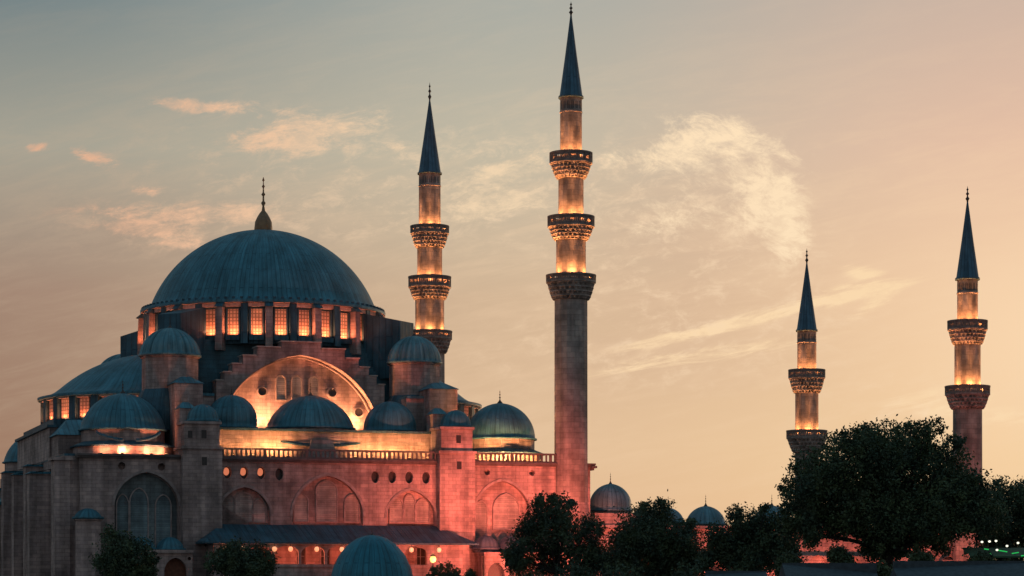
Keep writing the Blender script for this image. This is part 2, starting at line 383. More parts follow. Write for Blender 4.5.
# archivolts: raised mouldings round the arches
b = MB()
def archivolt(b, uc, hw, zs, top, y0, y1, w=.28, z0=None, n=20):
    o = arch(uc, hw+w, zs, zs, top+w, n)[2:]; i_ = arch(uc, hw, zs, zs, top, n)[2:]
    if z0 is not None:
        o = [(uc+hw+w, z0)]+o+[(uc-hw-w, z0)]; i_ = [(uc+hw, z0)]+i_+[(uc-hw, z0)]
    for k in range(len(o)-1):
        a, c, d, e = o[k], o[k+1], i_[k+1], i_[k]
        b.face([(a[0],y0,a[1]),(c[0],y0,c[1]),(d[0],y0,d[1]),(e[0],y0,e[1])])
        b.face([(a[0],y0,a[1]),(c[0],y0,c[1]),(c[0],y1,c[1]),(a[0],y1,a[1])])
        b.face([(e[0],y0,e[1]),(d[0],y0,d[1]),(d[0],y1,d[1]),(e[0],y1,e[1])])
for uc, hw, zs, top in ((-19.55,3.55,17.4,21.1),(-8.55,2.95,16.4,19.6),(1.0,4.1,16.4,21.0),(10.75,2.9,16.3,19.5),(21.7,3.4,16.8,20.7)):
    b = MB(); archivolt(b, uc, hw, zs, top, -.12, .002, .3); b.build('arch_moulding', 'trim', mq)
# cornices
b = MB()
for x0, x1, z0 in ((-27.2,-15.9,22.6),(-11.35,13.7,22.45),(17.95,32.9,22.45)):
    b.box(x0, x1, -.25, 1.25, z0, z0+.22); b.box(x0-.05, x1+.05, -.45, 1.3, z0+.222, z0+.45)
b.box(32.4, 32.75, -.4, 6, 22.1, 22.35); b.box(32.4, 33.05, -.6, 6.2, 22.352, 22.6)
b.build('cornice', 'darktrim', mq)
# balustrades
for x0, x1 in ((-11.2, 13.6), (18.0, 28.6)):
    b = MB(); z = 22.9
    b.box(x0, x1, -.3, -.02, z, z+.14); b.box(x0, x1, -.32, 0, z+.86, z+1.06)
    n = int((x1-x0)/.53)
    for i in range(n+1):
        x = x0+.1+(x1-x0-.2)*i/n; w = .16 if i % 9 == 0 else .085
        b.box(x-w, x+w, -.25, -.07, z+.14, z+.86)
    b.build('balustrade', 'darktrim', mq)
# pale lattice windows inside the blind arches
def window(uc, hw, z0, zs, top, y, m='plaster', name='window', fr='trim', par=None, w=.14):
    b = MB(); p = arch(uc, hw, z0, zs, top, 10); b.prism(p, y-.07, y+.2); o = b.build(name, m, par or mq)
    q = MB(); archivolt(q, uc, hw, zs, top, y-.2, y+.1, w, z0, 10); q.box(uc-hw-w, uc+hw+w, y-.22, y+.1, z0-w, z0-.003); q.build('frame', fr, o)
    return o
b = MB(); b.prism(arch(-19.55, 3.5, 11.05, 17.35, 21.0), .77, .797); b.build('arch_shade_sheet', 'recess_shade', mq)  # sheet added to carry the deep arch's shade in its colour
for uc, hw, z0, zs, top in ((-10.35,.75,15.8,18,18.9),(-8.5,1.0,15.8,18.1,18.95),(-6.75,.7,15.8,17.3,18.2),
                            (-1.95,.75,15.9,18.1,18.9),(1.0,1.15,15.9,19.4,20.4),(3.95,.78,15.9,18.0,18.9),
                            (9.15,.72,15.9,17.8,18.6),(10.75,.55,15.9,18.4,19.0),(12.3,.72,15.9,17.8,18.5),
                            (-22.1,.62,12.5,17.4,18.6),(-20.3,.95,12.5,17.8,19.3),(-17.6,.8,12.5,17.4,18.6),
                            (19.3,.65,13.0,17.2,18.4),(22.3,1.5,15.2,17.6,19.2)):
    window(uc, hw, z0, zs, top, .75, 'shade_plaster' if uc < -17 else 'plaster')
for i, (u, z) in enumerate(((-10.5,21.2),(-8.6,21.2),(-6.65,21.2),(-4.6,21.1),(6.5,20.95),(8.5,20.95),(10.5,20.95),(12.5,20.95))):
    b = MB(); b.prism(disc(u, z, .46, 16, .68), .6, .78); o = b.build('round_window', 'glass', mq)
    if i < 3:
        b = MB(); b.prism(disc(u-.04, z+.14, .33, 16, .44), .5, .598); b.build('reveal_glow', 'revealglow', o)  # glowing disc added in place of the opening's lit reveal
for u0, u1 in ((-9.3,-8.3),(-2.6,-1.6),(.2,1.25),(5.6,6.6),(11.4,12.5)):
    b = MB(); b.box(u0, u1, .44, .54, 10.9, 12.9); o = b.build('shuttered_window', 'glass', mq)
    b = MB(); b.box((u0+u1)/2-.04, (u0+u1)/2+.04, .38, .44, 10.9, 12.9); b.box(u0, u1, .39, .44, 11.9, 11.97)
    b.box(u0-.15, u0, -.1, .1, 10.8, 13); b.box(u1, u1+.15, -.1, .1, 10.8, 13); b.build('frame', 'trim', o)
# corner buttress and the qibla side
b = MB()
b.box(-29.6, -27.9, .4, 3.2, 0, 22.3); b.box(-29.9, -27.6, .2, 3.4, 22.3, 22.6)
b.build('corner_buttress', 'stone', mq)
for y0, y1, x, z in ((9, 11.4, -31.2, 21.2), (17, 19.2, -30.6, 22.4), (25.5, 27.5, -30.9, 21.8), (33, 35.2, -31.2, 22.4), (45, 47.4, -31.4, 20.8)):
    b = MB(); b.box(x, -28.55, y0, y1, 0, z); b.face([(x-.2,y0-.2,z),(-28.5,y0-.2,z+.6),(-28.5,y1+.2,z+.6),(x-.2,y1+.2,z)])
    o = b.build('side_buttress', 'stone', mq)
    b = MB(); b.box(x-.25, -28.5, y0-.22, y1+.22, z+.003, z+.25, (x+.2, -28.5, y0, y1)); b.build('cap', 'lead', o)
b = MB(); b.box(-31.5, -28.65, 35.3, 62, 0, 18.6); b.build('side_gallery_wall', 'stone', mq)
b = MB(); b.box(-31.9, -28.62, 35, 62.4, 18.6, 20.6, (-28.9, -28.62, 35, 62.4)); b.build('side_gallery_roof', 'lead', mq)
for y in (5.6, 14.2, 22.2, 30):
    b = MB(); pts = [(y-1.2, 9), (y+1.2, 9), (y+1.2, 18), (y, 20), (y-1.2, 18)]
    b.face([(-28.64, q, z) for q, z in pts]); b.face([(-28.60, q, z) for q, z in pts][::-1]); b.build('side_window', 'glass', mq)
# raised middle of the qibla side carrying the half dome
b = MB(); b.box(-28.2, -16, 14.5, 43.5, 23.1, 26.8); b.build('half_dome_base', 'stone', mq)
b = MB(); b.box(-28.5, -15.8, 14.2, 43.8, 26.802, 27.1); b.box(-27.6, -15.8, 15.6, 42.4, 27.102, 27.9); b.build('half_dome_terrace', 'darklead', mq)
b = MB(); b.box(-28.0, -23, 8.8, 14.5, 23.1, 25.6); b.build('side_block', 'stone', mq)
b = MB(); b.box(-28.3, -22.8, 8.5, 14.48, 25.603, 27.6, (-26.4, -23.5, 12.8, 14.48)); b.build('side_block_roof', 'lead', mq)

# lower wings in front of the facade
b = MB(); b.panel([(-22.0,0),(-15.4,0),(-15.4,12.1),(-22.0,12.1)], [arch(-17.25,1.25,0,10.1,11.6), disc(-19.2,11.5,.25), disc(-15.75,11.5,.2)], -5, .9)
b.box(-22.0, -15.4, -4.1, 0, 0, 12.1); b.box(-22.25, -15.3, -5.25, -.002, 12.1, 12.45)
o = b.build('left_wing', 'stone', mq)
b = MB(); b.prism(arch(-17.25,1.2,0,10.1,11.55), -4.3, -4.15); b.build('door', mat('rusty_wooden_door', (.16,.06,.035), .8, scale=3), o)
b = MB()
for u, r in ((-20.5,1.5),(-17.4,1.5)): b.lathe((u,-2.4), domeprof(r,1.2,12.7), 24)
b.build('small_dome', 'lead', o)
b = MB(); b.lathe((-26.2,-1.2), [(1.45,0),(1.45,15.6),(1.6,15.7),(1.6,15.95)], 8, PI/8, sm=False); o = b.build('stair_stub', 'stone', mq)
b = MB(); b.lathe((-26.2,-1.2), domeprof(1.5,.9,16.1), 16); b.build('cap', 'lead', o)
b = MB(); b.panel([(17.9,0),(30.4,0),(30.4,12.0),(17.9,12.0)], [arch(19.3,1.0,0,9.9,11.2), arch(22.2,1.35,0,10.2,11.7), arch(25.6,1.2,0,10,11.4), arch(28.6,1.0,0,9.9,11.2)], -5, 1.0)
b.box(17.9, 30.4, -4.0, 0, 0, 12.0); b.box(17.8, 30.6, -5.3, -.002, 12.0, 12.4)
o = b.build('right_wing', 'stone', mq)
for u in (18.9, 21.9, 25.0, 28.2):
    b = MB(); b.lathe((u,-2.4), domeprof(1.45,1.35,13.0), 24); b.lathe((u,-2.4), [(1.5,12.4),(1.5,12.9)], 24); b.lathe((u,-2.4), finial_prof(14.4,.9,.14), 8); b.build('small_dome', 'greylead', o)
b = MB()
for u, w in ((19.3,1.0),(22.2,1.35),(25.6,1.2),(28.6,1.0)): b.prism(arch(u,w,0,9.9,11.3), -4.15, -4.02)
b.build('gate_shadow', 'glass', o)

# porch roof and gallery
b = MB()
eL, eR, zE, zT = -14.4, 16.9, 13.35, 15.45
b.face([(eL,-6.1,zE),(eR,-6.1,zE),(13.72,-.01,zT),(-11.38,-.01,zT)]); b.face([(eL,-6.1,zE),(-11.38,-.01,zT),(eL,-1.55,zE)]); b.face([(eR,-6.1,zE),(eR,-1.55,zE),(13.72,-.01,zT)])
b.face([(eL,-6.1,zE-.18),(eL,-1.52,zE-.18),(eR,-1.52,zE-.18),(eR,-6.1,zE-.18)])
b.face([(eL,-6.1,zE-.18),(eR,-6.1,zE-.18),(eR,-6.1,zE),(eL,-6.1,zE)]); b.face([(eR,-6.1,zE-.18),(eR,-1.52,zE-.18),(eR,-1.52,zE),(eR,-6.1,zE)])
b.face([(eL,-6.1,zE-.18),(eL,-1.52,zE-.18),(eL,-1.52,zE),(eL,-6.1,zE)])
pr = b.build('porch_roof', 'darklead', mq)
b = MB(); hs = []
x = -12.4; cols_ = []
while x < 13.5: cols_.append(x); x += 2.95
for a in cols_[:-1]: hs.append(arch(a+1.475, 1.32, 10.95, 12.2, 13.0, 10))
b.panel([(-13.2,0),(15.9,0),(15.9,13.15),(-13.2,13.15)], hs, -5.6, .35)
b.box(-13.2, 15.9, -5.75, -5.602, 10.65, 10.9); b.box(15.55, 15.9, -5.25, -1.5, 0, 13.15); b.box(-13.2, -12.85, -5.25, -1.5, 0, 13.15)
b.build('porch_arcade', 'stone', mq)
b = MB(); b.box(-12.8, 15.5, -5.2, 0, 9.6, 9.9); b.build('porch_floor', 'trim', mq)
for u in (-12.0,-10.1,-6.5,-4.7,-1.75,1.1,9.1,12.3):
    h = MB(); h.tube((u,-5.95,13.17),(u,-5.95,12.85),.03); o = h.build('hanging_lamp', 'metal', mq)
    q = MB(); q.lathe((u,-5.95), [(.001,12.3),(.2,12.38),(.27,12.6),(.2,12.82),(.001,12.88)], 12); q.build('globe', 'bulb', o)
    light('POINT', (u,-4.6,12.5), 90, (1,.22,.10), mq, size=.2)
for u in (-8, -2, 4, 10): light('POINT', (u,-2.6,10.6), 190, (1,.15,.09), mq, size=.4)

# towers at either side of the middle bay
def tower(x0, x1, side):
    b = MB(); b.box(x0, x1, -1.5, 3.5, 0, 23.7); b.box(x0-.15, x1+.15, -1.7, 3.6, 23.703, 24.0)
    b.box(x0+.25, x1-.25, -1.25, 3.2, 24.003, 26.45); b.box(x0+.05, x1-.05, -1.45, 3.4, 26.453, 26.75)
    t = b.build('buttress_tower', 'stone', mq)
    cx = (x0+x1)/2
    b = MB()
    for u, z in ((cx+.2, 24.9), (cx+.2, 21.9), (cx+.5, 12.9)): b.box(u-.28, u+.28, -1.28 if z > 24 else -1.53, -1.2, z, z+.9)
    if side < 0: b.box(cx-1.6, cx-1.1, -1.28, -1.2, 24.9, 25.7)
    b.build('slit_window', 'glass', t)
    b = MB(); b.lathe((cx+.5,.9), domeprof(1.75,1.75,27.05), 28, rib=lambda a, k: 1+.02*abs(math.cos(10*a))); b.lathe((cx+.5,.9), [(1.85,26.75),(1.85,26.95)], 28); b.build('tower_dome', 'lead', t)
    b = MB(); b.box(cx-1.9, cx-.2, 2.0, 4.6, 24, 28.4); o = b.build('stair_block', 'stone', t)
    b = MB(); b.box(cx-2.05, cx-.05, 1.85, 4.75, 28.403, 29.15, (cx-1.4, cx-.7, 3, 3.7)); b.build('cap', 'lead', o)
tower(-15.8, -11.4, -1); tower(13.7, 17.9, 1)
for (x0,x1,y0,y1,z), ct in (((-15.4,-12.2,5.5,11,31.5),(-14.3,-13.3,7.5,9)),((14.5,17.9,5.5,11,31.6),(15.6,16.8,7.5,9)),((-12.2,-10.2,9,13,30.4),None),((12.4,14.5,8,13,30.6),None)):
    b = MB(); b.box(x0,x1,y0,y1,23.1,z); o = b.build('stair_turret', 'stone', mq)
    e_ = .2 if ct else .0
    b = MB(); b.box(x0-e_,x1+e_,y0-.2,y1+.1,z+.003,z+(.9 if ct else .3),ct); b.build('cap', 'lead', o)

# set-back wall behind the balustrades and the drums of the aisle domes
b = MB(); b.box(-11.2, 14.3, 3.0, 13.2, 23.1, 26.15); b.build('set_back_wall', 'stone', mq)
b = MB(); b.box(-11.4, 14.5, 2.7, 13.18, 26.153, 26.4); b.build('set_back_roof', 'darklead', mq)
def ledge(b, uc, r, y0, z):    # lead ledges that flare up on both sides of a middle pier
    for s in (-1, 1):
        pts = [(0.2, 0), (.45, .1), (.7, .35), (.88, .62), (1.0, .95)]
        for (a, h0), (c, h1) in zip(pts[:-1], pts[1:]):
            A, B_ = uc+s*a*r, uc+s*c*r
            yA, yB = y0+.9*a*a, y0+.9*c*c
            b.face([(A,yA-.35,z+h0-.12),(B_,yB-.35,z+h1-.12),(B_,yB,z+h1+.12),(A,yA,z+h0+.12)]); b.face([(A,yA-.35,z+h0-.28),(B_,yB-.35,z+h1-.28),(B_,yB-.35,z+h1-.12),(A,yA-.35,z+h0-.12)])
for nm, u, v, r, rise, z in (('aisle_dome',-20.95,7.5,4.75,4.0,26.25), ('aisle_dome',-8.6,6.8,2.8,3.6,26.75), ('aisle_dome',.95,8.3,5.05,3.7,26.9), ('aisle_dome',10.1,6.8,3.05,3.3,26.75), ('aisle_dome',23.75,7.5,4.15,4.1,26.1)):
    n = 72 if r > 4 else 48
    b = MB(); b.lathe((u, v), domeprof(r, rise, z, 14, .22, .02), n, rib=lambda a, k: 1+.008*abs(math.cos(15*a))); o = b.build(nm, 'lead', mq)
    b = MB(); b.lathe((u, v), finial_prof(z+rise, 1.7 if r > 4 else 1.1, .3 if r > 4 else .2), 10); b.build('finial', 'metal', o)
    if abs(u) > 15:
        b = MB(); b.lathe((u, v), [(r-.05, 23.1), (r-.05, z-.2)], 12, PI/12, sm=False); b.lathe((u, v), [(r+.9, 23.1), (r+.9, 24.1)], 12, PI/12, sm=False); b.build('drum', 'stone', mq)
        b = MB(); b.lathe((u, v), [(r+1.2, 24.1), (r+1.25, 24.25), (r-.04, 24.75)], 12, PI/12, sm=False); ledge(b, u-.2, 3.6, v-r-.9, 24.8) if u < 0 else None; b.build('drum_ledge', 'darklead', mq)
    else:
        b = MB(); b.lathe((u, v), [(r-.05, 26.38), (r-.05, z-.2)], n); b.build('drum', 'stone', mq)
b = MB(); ledge(b, .9, 6.0, 2.8, 24.7); b.build('curved_ledge', 'darklead', mq)
b = MB(); b.box(-.9, 2.7, 1.9, 3.0, 23.1, 25.2, (-.3, 2.1, 2.5, 3.0)); b.build('middle_pier', 'stone', mq)

# tympanum wall with its stepped gable
CU = .9
steps = [(1.65+.0, 37.2), (5.2, 36.35), (6.95, 35.3), (8.35, 34.35), (9.3, 33.35), (10.1, 32.4), (10.9, 31.0)]
half = [(2.35, 37.25), (5.25, 36.55), (6.95, 35.5), (8.2, 34.5), (9.15, 33.5), (10.1, 32.5)]
pl = []
for u, z in half: pl += [(u, z)]
R_ = [(CU+u, z) for u, z in half]
out = [(CU-10.15, 26), (CU+10.15, 26)]
zz = [z for u, z in half]; uu = [u for u, z in half]
for k in range(len(half)-1, -1, -1):
    out.append((CU+uu[k], zz[k]))
    if k > 0: out.append((CU+uu[k-1], zz[k]))
for k in range(len(half)):
    if k > 0: out.append((CU-uu[k-1], zz[k]))
    out.append((CU-uu[k], zz[k]))
b = MB(); b.panel(out, [arch(CU, 9.5, 26.05, 26.4, 35.75, 40, .10)], 12.6, 1.8)
for i in range(len(out)):
    (x0, z0), (x1, z1) = out[i], out[(i+1) % len(out)]
    b.face([(x0,12.6,z0),(x1,12.6,z1),(x1,14.9,z1),(x0,14.9,z0)])
b.build('stepped_gable', 'stone', mq)
b = MB()                                   # thin coping on each step
prev = 0
for k, (u, z) in enumerate(half):
    a = prev-(0 if k == 0 else .0)
    for s in (-1, 1):
        x0, x1 = sorted((CU+s*(a if k else 0), CU+s*(u+.12)))
        b.box(x0, x1, 12.45, 15.0, z+.003, z+.13)
    prev = u+.125
b.build('gable_coping', mat('pale_coping', (.5,.42,.38), .8), mq)
b = MB(); archivolt(b, CU, 9.2, 26.4, 35.55, 14.0, 14.4, .16, None, 40); b.build('tympanum_moulding', 'trim', mq)
b = MB(); b.prism(arch(CU, 9.7, 26.05, 26.4, 36.0, 40, .10), 14.4, 14.58); b.build('tympanum_wall', 'stone', mq)
for uc, hw in ((-1.15,.5), (.75,.55), (2.8,.5)): window(uc, hw, 30.6, 32.9, 33.4, 14.35, 'plaster', 'tall_window', 'trim', None, .13)
for uc, z in ((-3.4, 31.5), (5.05, 31.55), (-6.5, 29.3), (8.3, 29.3)):
    b = MB(); b.prism(disc(uc, z, .5, 18), 14.28, 14.5); o = b.build('round_window', 'glass', mq)
    q = MB()
    for i in range(18):
        a, c = 2*PI*i/18, 2*PI*(i+1)/18
        f = lambda t, r, y: (uc+r*math.cos(t), y, z+r*math.sin(t))
        q.face([f(a,.5,14.15),f(c,.5,14.15),f(c,.68,14.2),f(a,.68,14.2)]); q.face([f(a,.5,14.15),f(c,.5,14.15),f(c,.5,14.4),f(a,.5,14.4)]); q.face([f(a,.68,14.2),f(c,.68,14.2),f(c,.68,14.4),f(a,.68,14.4)])
    q.build('frame', 'trim', o)

# lead clad square base under the dome, in terraces
b = MB()
for k in range(13):
    e = 14.4-.22*k; z = 31.0+.56*k
    b.box(-e, e, 29-e, 29+e, z-.56 if k else 23.1, z-.003)
b.build('dome_base_terraces', 'steplead', mq)
# diagonal blocks
DC = (0, 29)
for sx in (-1, 1):
    for sy in (-1, 1):
        b = MB(); d = Vector((sx, sy, 0)).normalized(); n = Vector((-d.y, d.x, 0)); c0 = Vector((0, 29, 0))
        r0, r1, w = 15.2, 20.3, 1.6
        def P(r, s, z): q = c0+d*r+n*s*w; return (q.x, q.y, z)
        b.face([P(r0,-1,41.4),P(r1,-1,40.3),P(r1,1,40.3),P(r0,1,41.4)])
        b.face([P(r1,-1,33.5),P(r1,1,33.5),P(r1,1,40.3),P(r1,-1,40.3)])
        for s in (-1, 1): b.face([P(r0,s,33.5),P(r1,s,33.5),P(r1,s,40.3),P(r0,s,41.4)])
        b.build('diagonal_buttress', 'darklead', mq)
        # weight turret
        left = sx < 0
        c = (sx*14.65, 29+sy*16.5); r = 3.4 if left else 3.1; zt = 35.3
        b = MB(); b.lathe(c, [(r-.1, 30.6), (r-.1, zt-.45), (r+.1, zt-.4), (r+.1, zt-.15)], 8, PI/8, sm=False); o = b.build('weight_turret', 'stone', mq)
        b = MB(); b.lathe(c, [(r+1.1, 26.4), (r+1.0, 28.6), (r+.5, 30.2), (r-.05, 31.2)], 8, PI/8, sm=False); b.build('lead_skirt', 'darklead', o)
        b = MB(); b.lathe(c, domeprof(r, 3.05, zt, 14, .22, .03), 144, rib=lambda a, k: (1+.10*abs(math.cos(12*a))-.06) if k > 2 else 1); dd = b.build('ribbed_dome', 'riblead', o)
        b = MB(); b.lathe(c, finial_prof(zt+3.1, 1.3, .22), 10); b.build('finial', 'metal', dd)

# drum: 32 windows, piers between, eave, main dome
NW = 32; RW = 14.2
view = math.atan2(-1, 0)
ph0 = -PI/2-TH+.0                     # faces the viewer
toc = math.atan2(*( -Vector((0-0, 0, 0)).xy[::-1] )) if False else 0
loc_cam = Matrix.Rotation(-TH, 3, 'Z') @ (Vector((0, 0, 0))-Vector(O)); acam = math.atan2(loc_cam.y-29, loc_cam.x)
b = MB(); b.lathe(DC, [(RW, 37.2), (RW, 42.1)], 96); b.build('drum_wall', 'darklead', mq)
st = MB(); ld = MB(); wn = []
for i in range(NW):
    a = acam-.054+2*PI*i/NW
    ca, sa_ = math.cos(a), math.sin(a)
    T = lambda r, t: (DC[0]+r*ca-t*sa_, DC[1]+r*sa_+t*ca)
    def block(bb, r0, r1, t0, t1, z0, z1, r1t=None):
        r1t = r1t or r1
        A = [T(r0,t0),T(r1,t0),T(r1,t1),T(r0,t1)]; B_ = [T(r0,t0),T(r1t,t0),T(r1t,t1),T(r0,t1)]
        lo = [(x,y,z0) for x, y in A]; up = [(x,y,z1) for x, y in B_]
        bb.face(up); bb.face(lo[::-1])
        for q in range(4): bb.face([lo[q], lo[(q+1)%4], up[(q+1)%4], up[q]])
    wb = MB(); block(wb, RW-.1, RW+.06, -.66, .66, 38.25, 41.3); wb.build('drum_window', 'litwin', mq)
    block(ld, RW, RW+.32, -.86, -.67, 38.0, 41.4); block(ld, RW, RW+.32, .67, .86, 38.0, 41.4)
    hb = MB(); block(hb, RW-.05, RW+.42, -.98, .98, 41.58, 41.97); hb.build('window_head', 'coping', mq)
    block(ld, RW, RW+.6, -.9, .9, 37.6, 38.15)
    # pier halfway to the next window
    a2 = a+PI/NW; ca, sa_ = math.cos(a2), math.sin(a2)
    if i % 2 == 0:
        st = MB(); block(st, RW, RW+1.25, -.42, .42, 36.4, 41.5, RW+1.05); st.build('stone_pier', 'stone', mq); block(ld, RW, RW+1.35, -.5, .5, 41.503, 42.2, RW+.5)
    else:
        block(ld, RW, RW+.75, -.42, .42, 37.2, 42.0, RW+.6)
    light('AREA', T(RW+.55, -PI/NW*RW)+(38.3,), 125, ORANGE, mq, aim=T(RW+.25, -PI/NW*RW)+(42,), size=.6) if math.cos(a-acam) > -.25 else None
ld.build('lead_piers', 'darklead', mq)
b = MB(); b.lathe(DC, [(RW+.1, 42.0), (RW+.75, 42.05)], 128); b.build('eave_soffit', 'trim', mq)
b = MB(); b.lathe(DC, [(RW+.8, 42.06), (RW+.85, 42.4), (RW-.1, 42.75), (13.75, 43.1)]+[(r, z) for r, z in domeprof(13.75, 9.45, 43.1, 30, .1)[4:]], 192); o = b.build('main_dome', 'lead', mq)
b = MB(); 
for i in range(96):
    a = 2*PI*i/96
    b.box(DC[0]+(RW+.55)*math.cos(a)-.16, DC[0]+(RW+.55)*math.cos(a)+.16, DC[1]+(RW+.55)*math.sin(a)-.16, DC[1]+(RW+.55)*math.sin(a)+.16, 42.4, 42.72)
b.build('eave_antefix', 'darklead', o)
b = MB(); b.lathe(DC, [(1.1,52.3),(1.15,52.7),(1.1,53.1),(1.05,53.6),(.8,54.15),(.5,54.65),(.22,55.0),(.13,55.6),(.3,55.95),(.12,56.2),(.1,56.8),(.27,57.0),(.1,57.25),(.08,57.8),(.2,58.0),(.07,58.2),(.05,58.6),(.16,58.75),(.001,59.2)], 16); b.build('finial', mat('gilded_bronze', (.28,.16,.08), .45), o)

# half domes on both ends
for s in (-1, 1):
    c = (s*13.2, 29); R0 = 13.8; a0, a1 = (PI/2, 3*PI/2) if s < 0 else (-PI/2, PI/2)
    b = MB(); b.lathe(c, [(R0-.3, 27.8), (R0-.3, 31.0)], 64, 0, a0, a1); b.build('half_drum', 'darklead', mq)
    pr_ = [(R0+.5, 31.0), (R0+.55, 31.3), (R0-.8, 31.6), (R0-1.5, 32.0)]
    pr_ += domeprof(R0-1.5, 5.0, 31.9, 15, .1)[4:]
    b = MB(); b.lathe(c, pr_, 80, 0, a0, a1); b.lathe(c, [(R0-.3, 30.95), (R0+.5, 31.0)], 64, 0, a0, a1); o = b.build('half_dome', 'lead', mq)
    for i in range(13):
        a = a0+(i+.5)*PI/13; ca, sa_ = math.cos(a), math.sin(a)
        DCs = DC; DC = c
        T = lambda r, t: (c[0]+r*ca-t*sa_, c[1]+r*sa_+t*ca)
        wb = MB(); block(wb, R0-.4, R0-.2, -.7, .7, 28.5, 30.75); wb.build('half_drum_window', 'litwin', mq)
        lb = MB(); 
        light('AREA', T(R0+.1, 0)+(28.35,), 85, ORANGE, mq, aim=T(R0-.1, 0)+(31,), size=.5)
        a2 = a+PI/26; ca, sa_ = math.cos(a2), math.sin(a2)
        block(lb, R0-.35, R0+.15, -.5, .5, 28.2, 30.95); lb.build('half_drum_pier', 'darklead', mq)
        hb = MB(); ca, sa_ = math.cos(a), math.sin(a); block(hb, R0-.35, R0+.1, -1.0, 1.0, 30.78, 30.93); hb.build('window_head', 'coping', mq)
        DC = DCs
# exedra and rear dome
for u, z in ((-24, 24.8), (24, 26.2)):
    b = MB(); b.lathe((u, 52.5), domeprof(4.8, 3.9, z, 14, .2), 64); o = b.build('aisle_dome', 'lead', mq)
    b = MB(); b.lathe((u, 52.5), [(4.7, 23), (4.7, z-.1)], 24); b.build('drum', 'stone', mq)

# orange floodlights on the roof terraces (lens boxes and their light)
def flood(par, p, aim, power, color, m='flood', spot=95, size=.15, s=.16):
    b = MB(); b.box(p[0]-s, p[0]+s, p[1]-s, p[1]+s, p[2]-s*1.6, p[2]-s*.4); o = b.build('floodlight', 'metal', par)
    b = MB(); b.box(p[0]-s*.8, p[0]+s*.8, p[1]-s*.8, p[1]+s*.8, p[2]-s*.39, p[2]-s*.2); b.build('lens', m, o)
    light('SPOT', p, power, color, par, aim=aim, size=size, spot=spot)
TYM = (1, .36, .15); YEL = (1, .40, .13); PEA = (1, .30, .14)
for u, pw in ((-9.6,170),(-7.2,260),(-4.9,430),(-3.2,300),(4.6,200),(6.6,260),(8.6,430),(11.0,300),(13.2,150)):
    flood(mq, (u, 1.7, 23.35), (u, 3.2, 25.6), pw*3.2, YEL, spot=150)
for u, pw in ((-4.9,4600),(-6.6,2100),(-8.0,600),(6.6,4200),(8.2,1800),(9.3,450),(-2.6,1900),(4.0,1900)):
    flood(mq, (u, 13.3, 26.9), (u*.9+.1, 14.4, 31.0), pw, TYM, spot=150)
for u, v, pw in ((-24.3,1.9,220),(-22,1.4,300),(-18.8,1.4,420),(-17,2.2,420),(19.0,1.7,650),(20.6,1.5,650),(22.6,1.3,500),(24.8,1.3,380),(27,1.9,320)):
    cu = -20.95 if u < 0 else 23.75
    flood(mq, (u, v, 23.35), (u*.5+cu*.5, 4.2, 25.6), pw*2.8, YEL if u > 0 else PEA, spot=150)
flood(mq, (17.2, 13, 27.5), (20, 20, 30), 200, AMBER)

# red floodlights in the garden in front of the facade
rf = empty('red_floodlights', O, TH) if False else None
cc = Matrix.Rotation(TH, 3, 'Z')
def garden_flood(u, v, z, aim, power, label, color=RED, spot=110):
    w = cc@Vector((u, v, 0))+Vector(O)
    e = empty('garden_floodlight', (w.x, w.y, 0), TH, label=label, cat='floodlight', group='red floodlights in front of the walls')
    b = MB(); b.tube((0,0,0), (0,0,z-.4), .06); b.build('post', 'metal', e)
    b = MB(); b.box(-.35,.35,-.2,.2,z-.4,z-.1); o = b.build('housing', 'metal', e)
    b = MB(); b.box(-.3,.3,-.12,.18,z-.095,z-.05); b.build('lens', 'redflood', e)
    light('SPOT', (0,.1,z), power, color, e, aim=tuple(Vector(aim)-Vector((u,v,0))), size=.4, spot=spot, blend=1)
RL = 'small red floodlight on a post in front of the glowing stone walls'
for u, v, pw, az_ in ((3,-23,5500,20),(9,-23,11500,20),(15,-23,29000,18),(21,-23,37000,17),(27,-23,26000,13),(32,-22,15000,10.5)):
    garden_flood(u, v, 8.3, (u+1, 0, az_), pw, RL, spot=70)

